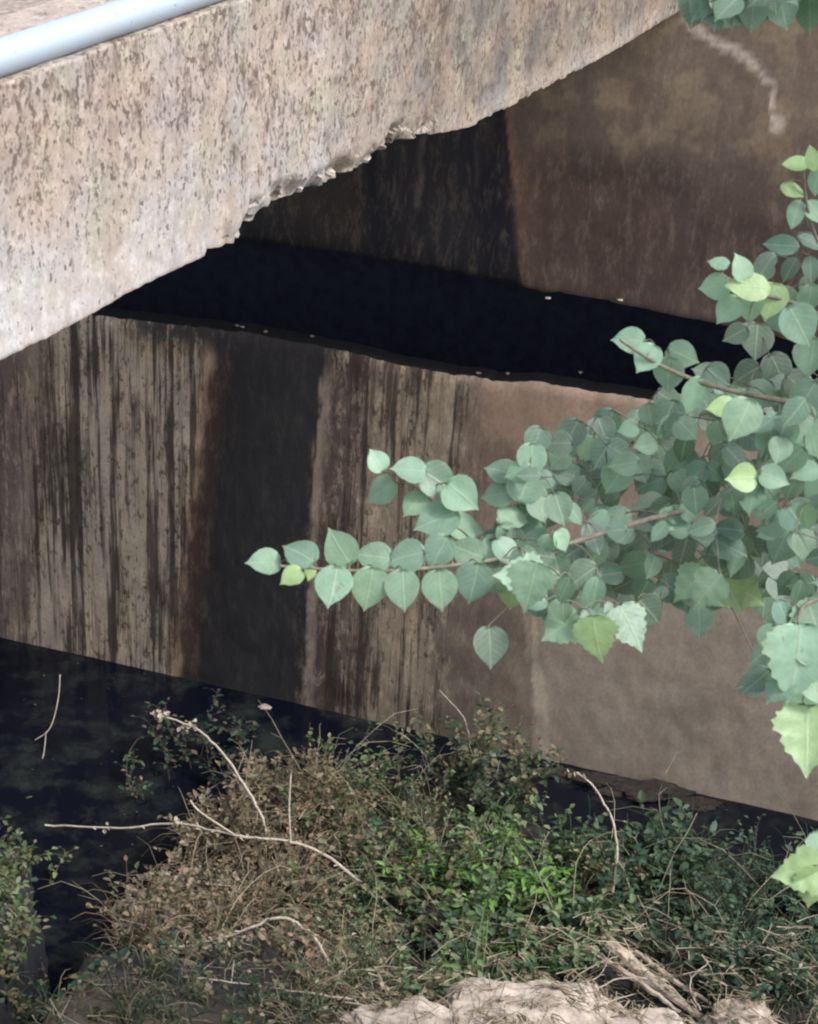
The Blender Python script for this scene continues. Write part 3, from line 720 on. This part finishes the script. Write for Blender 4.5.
branch(sap, [mb+Vector((0, 0, 1.4)), at(980, 850, 4.65), at(880, 850, 4.6), at(830, 862, 4.55)],
       [(797, 872, 52, 165, 'lobed', YEL, -.02), (812, 888, 48, 100, 'lobed', YEL, 0), (830, 860, 60, 60, 'lobed', PALE, .05)], .005, 10)
k = 0

# ------------------------------------------------------------------ undergrowth
class Mini:
    """many tiny leaves and hair stems in one mesh"""
    def __init__(s): s.V, s.F, s.C = [], [], []
    def leaf(s, p, t, n, L, w, col):
        t = t.normalized(); n = (n-t*n.dot(t)); n = n.normalized() if n.length > .01 else Vector((0, 0, 1)); r = t.cross(n); b = len(s.V)
        s.V += [p, p+t*(.35*L)+r*(w*L)+n*(.10*L), p+t*(.75*L)+r*(w*.7*L), p+t*L-n*(.12*L), p+t*(.75*L)-r*(w*.7*L), p+t*(.35*L)-r*(w*L)+n*(.10*L)]
        s.F += [(b, b+1, b+2, b+3), (b, b+3, b+4, b+5)]; s.C += [col]*6
    def hair(s, path, r, col):
        v, f = tube(path, lambda u: r*(1-.6*u), 3, False); b = len(s.V); s.V += v; s.F += [tuple(i+b for i in q) for q in f]; s.C += [col]*len(v)
def stem_path(p, h, lean, rnd, k=5, droop=.3):
    d = Vector((lean.x, lean.y, 1.0)); out = [p.copy()]; q = p.copy()
    for i in range(k):
        d = d + Vector((rnd.gauss(0, .16), rnd.gauss(0, .16), -droop*i/k)); d.normalize(); q = q + d*(h/k); out.append(q.copy())
    return out
def weed(Mn, p, h, rnd, lc, sc, nleaf, L, w=.30, lean=None, droop=.3, start=.25, st_r=.0022):
    lean = lean or Vector((rnd.gauss(0, .35), rnd.gauss(0, .35), 0))
    P = stem_path(p, h, lean, rnd, 5, droop); Mn.hair(P, st_r, sc)
    for i in range(nleaf):
        u = start + (1-start)*rnd.random(); a = u*5; j = min(4, int(a)); q = P[j].lerp(P[j+1], a-j)
        an = rnd.uniform(0, 6.283); t = Vector((math.cos(an), math.sin(an), rnd.uniform(-.4, .9)))
        Mn.leaf(q, t, Vector((rnd.gauss(0, .4), rnd.gauss(0, .4), 1)), L*rnd.uniform(.6, 1.3), w, leafcol(rnd.choice(lc), rnd))
GREEN = [(.10, .165, .07), (.07, .125, .055), (.15, .22, .10), (.05, .085, .045), (.20, .23, .14)]
DKGR = [(.045, .085, .05), (.035, .07, .045), (.06, .11, .06), (.09, .13, .09)]
DEAD = [(.27, .175, .12), (.17, .12, .09), (.32, .25, .185), (.11, .085, .07), (.17, .16, .11)]
OLIVE = [(.14, .14, .08), (.10, .12, .06), (.20, .17, .11), (.22, .19, .12)]
def field(name, poly, n, h, lcs, scs, nleaf, L, label, cat, seed, kind='stuff', lift=0.0, grass=.22, w=.30, droop=.3, maxh=None):
    rnd = random.Random(seed); Mn = Mini(); xs = [p[0] for p in poly]; ys = [p[1] for p in poly]; k = 0; g = 0
    while k < n and g < n*30:
        g += 1; px, py = rnd.uniform(min(xs), max(xs)), rnd.uniform(min(ys), max(ys))
        if not inside((px, py), poly): continue
        cl_ = nz(px*.02, py*.03, seed)
        if cl_ < -.02 and rnd.random() < .85: continue
        p = hit(px, py)
        if p.z < -.02 and rnd.random() < .92: continue
        p.z -= .01; k += 1
        hh = h*rnd.uniform(.35, 1.45)*(1+1.1*cl_)
        lc = lcs(px, py, rnd) if callable(lcs) else lcs
        sz = 1 + .9*nz(px*.013, py*.02, seed+5)
        q = rnd.random()
        if q < grass:                                   # tuft of blades
            for _ in range(7):
                P = stem_path(p+Vector((rnd.gauss(0, .015), rnd.gauss(0, .015), 0)), hh*rnd.uniform(.7, 1.3), Vector((rnd.gauss(0, .5), rnd.gauss(0, .5), 0)), rnd, 5, .9)
                Mn.hair(P, .0035, leafcol(rnd.choice(lc), rnd))
        elif q < grass + .12:                           # bare pale stem
            P = stem_path(p, hh*1.7, Vector((rnd.gauss(0, .7), rnd.gauss(0, .5), 0)), rnd, 6, .6); Mn.hair(P, .0032, leafcol((.40, .34, .25), rnd))
            for i in (2, 3, 4): Mn.hair([P[i], P[i]+Vector((rnd.gauss(0, .04), rnd.gauss(0, .04), .02))], .0018, (.36, .31, .23))
        else: weed(Mn, p, hh, rnd, lc, rnd.choice(scs), nleaf, L*sz, w, droop=droop)
    o = obj(name, Mn.V, Mn.F, M_WEED, cols=Mn.C); tag(o, label, cat, None, kind); return o
STC = [(.20, .16, .10), (.13, .12, .07), (.28, .24, .17)]
# centre green mass
def lc_center(px, py, rnd):
    g = sst(240, 380, px + 60*nz(px*.012, py*.02, 2) + (py-860)*-.2)
    r = rnd.random()
    if r > g: return DEAD if rnd.random() < .75 else OLIVE
    if px < 460 and rnd.random() < .4: return OLIVE
    return GREEN if rnd.random() < .8 else DKGR
field('green_undergrowth', [(300, 800), (360, 780), (440, 775), (520, 790), (590, 830), (620, 880), (610, 960), (560, 990), (440, 1010), (330, 1010), (280, 960), (290, 860)], 980, .20, lc_center, STC, 16, .034, 'tangled green weeds filling the middle of the bank below the wall', 'weeds', 31)
field('dead_undergrowth', [(110, 830), (180, 805), (260, 790), (330, 790), (350, 830), (310, 880), (270, 930), (200, 950), (80, 955), (60, 900)], 800, .20, [*DEAD, OLIVE[0], OLIVE[2]], [(.30, .23, .16), (.22, .16, .11)], 18, .026, 'brown dead weeds left of the green growth', 'dead weeds', 32, droop=.5)
field('shaded_undergrowth', [(610, 850), (680, 835), (760, 850), (830, 860), (830, 1030), (700, 1010), (640, 975), (600, 930)], 480, .24, DKGR, [(.07, .07, .05), (.10, .09, .07)], 13, .040, 'dark green weeds in shade at the lower right', 'weeds', 33)  # shade is put into the darker leaf and stem colours
field('sparse_undergrowth', [(180, 940), (300, 930), (420, 990), (400, 1030), (-10, 1030), (90, 960)], 260, .13, [*OLIVE, *DKGR, DEAD[2]], STC, 8, .026, 'thin scattered weeds on the grey mud at the lower left', 'weeds', 34)

# individual plants that stand out
def plant(name, px, py, nst, h, lc, sc, nleaf, L, label, cat, seed, spread=.06, w=.3, lean=(0, 0), st_r=.0028, droop=.25, base=None, group=None):
    rnd = random.Random(seed); p = base or hit(px, py); p.z = max(p.z, -.03); e = empty(name, p); A, B = Mini(), Mini()
    for i in range(nst):
        q = p + Vector((rnd.gauss(0, spread), rnd.gauss(0, spread), 0)); q.z = max(-.03, hgt(q.x, q.y) - .01) if base is None else p.z
        P = stem_path(q, h*rnd.uniform(.6, 1.15), Vector((lean[0]+rnd.gauss(0, .3), lean[1]+rnd.gauss(0, .3), 0)), rnd, 6, droop); B.hair(P, st_r, sc)
        for k in range(nleaf):
            u = .2+.8*rnd.random(); a = u*6; j = min(5, int(a)); qq = P[j].lerp(P[j+1], a-j); an = rnd.uniform(0, 6.283)
            if rnd.random() < .4:
                q2 = qq + Vector((math.cos(an), math.sin(an), .5))*rnd.uniform(.02, .07); B.hair([qq, (qq+q2)*.5+Vector((0, 0, .006)), q2], st_r*.5, sc); qq = q2
            A.leaf(qq, Vector((math.cos(an), math.sin(an), rnd.uniform(-.5, .8))), Vector((rnd.gauss(0, .4), rnd.gauss(0, .4), 1)), L*rnd.uniform(.6, 1.3), w, leafcol(rnd.choice(lc), rnd))
    obj('stem', B.V, B.F, M_WEED, e, cols=B.C); obj('foliage', A.V, A.F, M_WEED, e, cols=A.C)
    tag(e, label, cat, group); return e
plant('weed', 478, 800, 26, .60, DKGR+OLIVE, (.16, .13, .10), 42, .036, 'dull green shrub rising against the wall left of the pale patch', 'shrub', 41, .15, lean=(.12, .05))
plant('weed', 400, 790, 9, .38, OLIVE+GREEN, (.22, .19, .13), 20, .030, 'low olive weed between the wall and the green growth', 'weed', 42, .10)
plant('weed', 330, 790, 7, .34, GREEN+DKGR, (.16, .15, .09), 16, .030, 'small green weed in front of the wide black stain', 'weed', 43, .07)
plant('weed', 205, 815, 11, .36, [DKGR[0], DKGR[1], (.13, .10, .085), (.10, .085, .07)], (.12, .10, .08), 30, .034, 'dark dull weed over the black water under the arched twig', 'weed', 44, .10, lean=(-.3, .1))
plant('weed', 130, 850, 5, .30, DKGR+DEAD[:2], (.16, .13, .11), 14, .028, 'thin dark weed at the left end of the dead brown growth', 'weed', 45, .07)
plant('weed', 4, 872, 18, .26, GREEN+OLIVE, (.20, .19, .10), 22, .034, 'green leafy weed at the left edge by the water', 'weed', 46, .09)
plant('weed', 12, 915, 22, .16, GREEN+OLIVE, (.18, .17, .10), 20, .030, 'small olive weed between the two green ones at the left edge', 'weed', 52, .05)
plant('weed', 15, 1000, 16, .14, DKGR+OLIVE, (.15, .14, .09), 18, .030, 'dull low weed in the bottom left corner', 'weed', 53, .05)
plant('weed', -6, 950, 20, .24, GREEN+OLIVE, (.18, .17, .10), 18, .032, 'pale green weed low at the left edge on the mud', 'weed', 47, .05)
plant('weed', 500, 900, 34, .27, [(.13, .27, .06), (.17, .32, .08), (.10, .21, .05)], (.16, .22, .08), 18, .044, 'brightest green weed in the middle of the bank', 'weed', 48, .19, w=.2)
plant('weed', 690, 880, 8, .34, DKGR+[(.12, .15, .11)], (.14, .12, .10), 16, .036, 'dark weed below the brown dirt row at the wall foot', 'weed', 49, .10)
plant('weed', 600, 900, 9, .30, OLIVE+DEAD[:3], (.24, .19, .13), 16, .030, 'brownish weed under the thin curved stem on the right', 'weed', 50, .10)
plant('weed', 275, 860, 10, .22, DEAD+[(.42, .30, .20)], (.34, .25, .17), 18, .028, 'pale orange brown dry weed at the foot of the arched twig', 'dead weed', 51, .08)

# bare and dry stems
def twig(name, pts, r, label, side=(), mat=M_TWIG, heads=(), cat='twig', group=None, wob=1.0):
    """pts (px, py, height above the ground or Vector)"""
    rnd = random.Random(len(pts)*17+int(pts[0][0]))
    def wp(q):
        if len(q) == 3: return at(q[0], q[1], q[2])
        return at(*q)
    P = [wp(q) for q in pts]; e = empty(name, P[0]); T = Tubes()
    P = spline(P, 6)
    for i in range(1, len(P)-1): P[i] += Vector((rnd.gauss(0, .002), rnd.gauss(0, .002), rnd.gauss(0, .002)))*wob
    T.add(P, lambda u: r*(1-.55*u), 6)
    for i in range(4, len(P)-1, 4):                                   # knots and spurs
        d = Vector((rnd.uniform(-1, 1), rnd.uniform(-1, .3), rnd.uniform(-.2, 1))).normalized()
        T.add([P[i], P[i]+d*r*2.5, P[i]+d*rnd.uniform(.01, .035)], r*.45, 4)
    for sdp in side:
        sw = [wp(q) for q in sdp]; sw[0] = min(P, key=lambda q: (q-sw[0]).length); T.add(spline(sw, 5), r*.55, 5)
    T.build('stem', mat, e)
    if heads:
        for (u, n) in heads:
            A = Mini()
            c = P[int(u*(len(P)-1))]
            for i in range(n):
                q = c + Vector((rnd.gauss(0, .016), rnd.gauss(0, .012), rnd.gauss(0, .012)))
                A.leaf(q, Vector((rnd.uniform(-1, 1), rnd.uniform(-1, 1), rnd.uniform(-1, 1))), Vector((rnd.uniform(-1, 1), rnd.uniform(-1, 1), 1)), rnd.uniform(.012, .026), .42, leafcol((.50, .43, .36), rnd))
            obj('seed_head', A.V, A.F, M_WEED, e, cols=A.C)
    tag(e, label, cat, group); return e
def dep(px, py, up=0.0):
    p = hit(px, py); return (p-CAM).dot(F) - up
D1 = dep(270, 850, .15)
twig('dry_stem', [(268, 850, D1+.1), (262, 818, D1), (240, 778, D1-.02), (215, 745, D1-.04), (190, 726, D1-.05), (150, 713, D1-.06)], .0085, 'pale arched dry stem with a knobbly seed head over the black water', heads=((.96, 40), (.8, 18)), cat='dry stem')
D2 = dep(320, 860, .3)
twig('dry_stem', [(480, 975, dep(480, 985, .12)), (420, 930, D2-.15), (370, 890, D2-.05), (325, 855, D2), (290, 842, D2), (235, 835, D2), (180, 824, D2+.05), (120, 828, D2+.1), (45, 825, D2+.15)], .0095, 'long dry stem running from the middle bank to the left over dead weeds', side=([(290, 842, D2), (289, 810, D2-.03), (291, 770, D2-.05)], [(235, 835, D2), (200, 812, D2), (190, 800, D2)]), heads=((.62, 10), (.75, 12), (.9, 6)), cat='dry stem')
D3 = dep(300, 960, .38)
twig('dry_stem', [(375, 1025, dep(375, 1024, .02)), (335, 975, D3-.05), (312, 935, D3), (280, 918, D3), (240, 932, D3), (205, 942, D3), (170, 952, D3+.02)], .0085, 'bent pale stem with a tufted end at the lower left', heads=((.97, 26), (.78, 12)), cat='dry stem')
D4 = dep(270, 985, .25)
twig('dry_stem', [(355, 1000, D4-.1), (300, 992, D4-.05), (240, 984, D4), (190, 978, D4), (170, 990, D4+.05)], .005, 'thin pale stem lying lowest at the left below the bent one', side=([(235, 984, D4), (234, 960, D4)], [(210, 980, D4), (200, 1010, D4-.03)]), cat='dry stem')
D5 = dep(612, 900, .2)
twig('dry_stem', [(612, 900, D5), (617, 850, D5), (610, 815, D5), (592, 785, D5+.03), (575, 772, D5+.05)], .0075, 'curved brown stem rising alone right of the green weeds', heads=((1., 8),), cat='dry stem')
twig('dry_stem', [(690, 950, dep(720, 950, .15)), (740, 946, dep(740, 950, .15)), (800, 948, dep(800, 950, .15)), (840, 950, dep(800, 950, .15))], .004, 'straight thin stem lying over the dark weeds at right', cat='dry stem')
pw = [on_z(60, 675, .12), on_z(58, 700, .08), on_z(50, 728, .03), on_z(35, 740, .0)]
def wtw(name, pts, r, label, cat='twig', side=None):
    e = empty(name, pts[0]); T = Tubes(); T.add(spline(pts, 6), lambda u: r*(1-.5*u), 5)
    if side: T.add(spline(side, 5), r*.7, 5)
    T.build('stem', M_TWIG, e); tag(e, label, cat); return e
wtw('twig', pw, .0045, 'forked dead twig standing in the black water at left', side=[on_z(46, 732, .03), on_z(44, 752, .01), on_z(40, 767, -.02)])
for k, (pa, pb) in enumerate((((395, 730), (430, 770)), ((440, 690), (470, 745)), ((500, 760), (470, 800)))):
    d = dep(450, 790, .12)
    twig('dry_stem', [(pb[0], pb[1], d), ((pa[0]+pb[0])/2+8, (pa[1]+pb[1])/2, d), (pa[0], pa[1], d)], .004,
         ('pale hooked stem against the streaked wall foot', 'grey stem climbing beside the dull shrub', 'short pale stem at the foot of the dull shrub')[k], cat='dry stem')
# split wood and sticks by the stones
def plank(name, a, b, wdt, th, label, seed):
    """a splintered stick: tapered box-like tube with rough sides"""
    rnd = random.Random(seed); V, Fc = [], []; n = 14; ax = (b-a).normalized(); r = ax.cross(Vector((0, 0, 1))).normalized(); u = r.cross(ax)
    for i in range(n+1):
        t = i/n; p = a.lerp(b, t) + u*(.006*math.sin(t*5+seed)) + r*(.004*rnd.uniform(-1, 1))
        f = .6+.4*math.sin(math.pi*min(1, t+.15)) ; j = rnd.uniform(.85, 1.1)
        for (x, z) in ((-1, -.6), (-.8, .7), (-.1, 1), (.7, .6), (1, -.5), (.1, -1)):
            V.append(p + r*(x*wdt*f*j*rnd.uniform(.9, 1.08)) + u*(z*th*f*rnd.uniform(.8, 1.1)))
    for i in range(n):
        for k in range(6): Fc.append((i*6+k, i*6+(k+1) % 6, (i+1)*6+(k+1) % 6, (i+1)*6+k))
    Fc += [tuple(range(5, -1, -1)), tuple(n*6+k for k in range(6))]
    return tag(obj(name, V, Fc, M_WOOD, smooth=False), label, 'wood', 'split dry wood by the pale stones')
dd = dep(650, 990, .14)
plank('split_wood', at(608, 942, dd+.1), at(700, 1018, dd-.05), .030, .018, 'thickest split dry branch leaning between the pale stones', 2)
plank('split_wood', at(604, 958, dd+.06), at(680, 1012, dd-.09), .015, .011, 'thin split stick along the lower side of the thick branch', 5)
plank('split_wood', at(634, 952, dd+.12), at(718, 1008, dd), .012, .009, 'thin split stick along the upper side of the thick branch', 8)
for k, (q, txt) in enumerate(((((560, 990), (590, 968), (620, 955)), 'curved pale twig arching above the big stone'), (((580, 1000), (620, 978), (668, 985), (690, 1012)), 'pale twig hooped over the split wood'),
                              (((540, 1005), (575, 985), (600, 975), (612, 948)), 'fine pale twig rising from the big stone to the split wood'), (((700, 1010), (690, 985), (700, 970), (712, 960)), 'short pale twig upright right of the split wood'),
                              (((806, 1024), (812, 1010), (822, 995)), 'pale stick end at the lower right corner'), (((300, 1000), (350, 1012), (400, 1006), (470, 1020)), 'pale twig lying left of the big stone'))):
    d = dep(620, 1000, .15)
    twig('twig', [(x, y, d) for x, y in q], .0045, txt)

# dry straw and broken bits over the stones
def litter(name, poly, n, label, cat, seed, cols, L=(.03, .13), r=(.0012, .0035), up=.012):
    rnd = random.Random(seed); M = Mini(); xs = [q[0] for q in poly]; ys = [q[1] for q in poly]; k = 0
    deps = bpy.context.evaluated_depsgraph_get()
    while k < n:
        px, py = rnd.uniform(min(xs), max(xs)), rnd.uniform(min(ys), max(ys))
        if not inside((px, py), poly): continue
        p = hit(px, py)
        if p.z < .0: continue
        k += 1
        ok, loc, nr, idx, ob, mt = S.ray_cast(deps, p + Vector((0, 0, .6)), Vector((0, 0, -1)))
        if ok and (loc-p).length < .5: p = loc
        a = rnd.gauss(.5, .9); d = Vector((math.cos(a), -math.sin(a), rnd.gauss(0, .18))); l = rnd.uniform(*L)
        b0 = Vector((rnd.gauss(0, .1), rnd.gauss(0, .1), rnd.gauss(0, .1)))
        P = [p - d*l*.5 + Vector((0, 0, up)), p + b0*l*.5 + Vector((0, 0, up*1.3)), p + d*l*.5 + Vector((0, 0, up))]
        M.hair(P, rnd.uniform(*r), leafcol(rnd.choice(cols), rnd))
        if rnd.random() < .35: M.leaf(p+Vector((0, 0, up)), d, Vector((rnd.gauss(0, .3), rnd.gauss(0, .3), 1)), rnd.uniform(.015, .04), .25, leafcol(rnd.choice(cols), rnd))
    o = obj(name, M.V, M.F, M_WEED, cols=M.C); tag(o, label, cat, None, 'stuff')
bpy.context.view_layer.update()
STR = [(.42, .35, .27), (.34, .27, .20), (.26, .20, .15), (.50, .43, .35)]
litter('dry_litter', [(330, 1000), (440, 985), (540, 965), (620, 940), (720, 965), (818, 985), (830, 1060), (320, 1060)], 1500, 'straw, broken sticks and dead leaves over the pale stones', 'litter', 81, STR, L=(.04, .17), r=(.0014, .0045))
litter('dead_straw', [(90, 840), (200, 800), (330, 800), (420, 870), (420, 960), (320, 1000), (150, 960), (70, 930)], 260, 'pale straw and snapped stalks lying in the brown dead weeds', 'straw', 82, STR + DEAD, L=(.06, .22), r=(.001, .0026), up=.01)

rnd = random.Random(99); M = Mini(); k = 0
while k < 110:                                         # leaves and scum afloat along the bank
    px, py = rnd.uniform(0, 818), rnd.uniform(650, 900); q = on_z(px, py, .006)
    d = wall_d(q.x, q.y)
    if d < .03 or hgt(q.x, q.y) > -.01: continue
    if hgt(q.x, q.y) < -.2 and rnd.random() < .75 and d > .08: continue
    k += 1; a = rnd.uniform(0, 6.28)
    M.leaf(q, Vector((math.cos(a), math.sin(a), 0)), Vector((rnd.gauss(0, .05), rnd.gauss(0, .05), 1)), rnd.uniform(.004, .02), .35, leafcol(rnd.choice([(.10, .08, .06), (.07, .07, .04), (.16, .13, .10)]), rnd))
tag(obj('floating_litter', M.V, M.F, M_WEED, cols=M.C), 'small dead leaves and bits floating on the black water', 'litter', None, 'stuff')
litter('mud_litter', [(-10, 930), (120, 930), (330, 960), (430, 1000), (400, 1060), (-10, 1060)], 260, 'dead stalks and bits on the wet mud at the lower left', 'litter', 83, STR + DEAD + OLIVE, L=(.03, .16), r=(.001, .0028), up=.01)
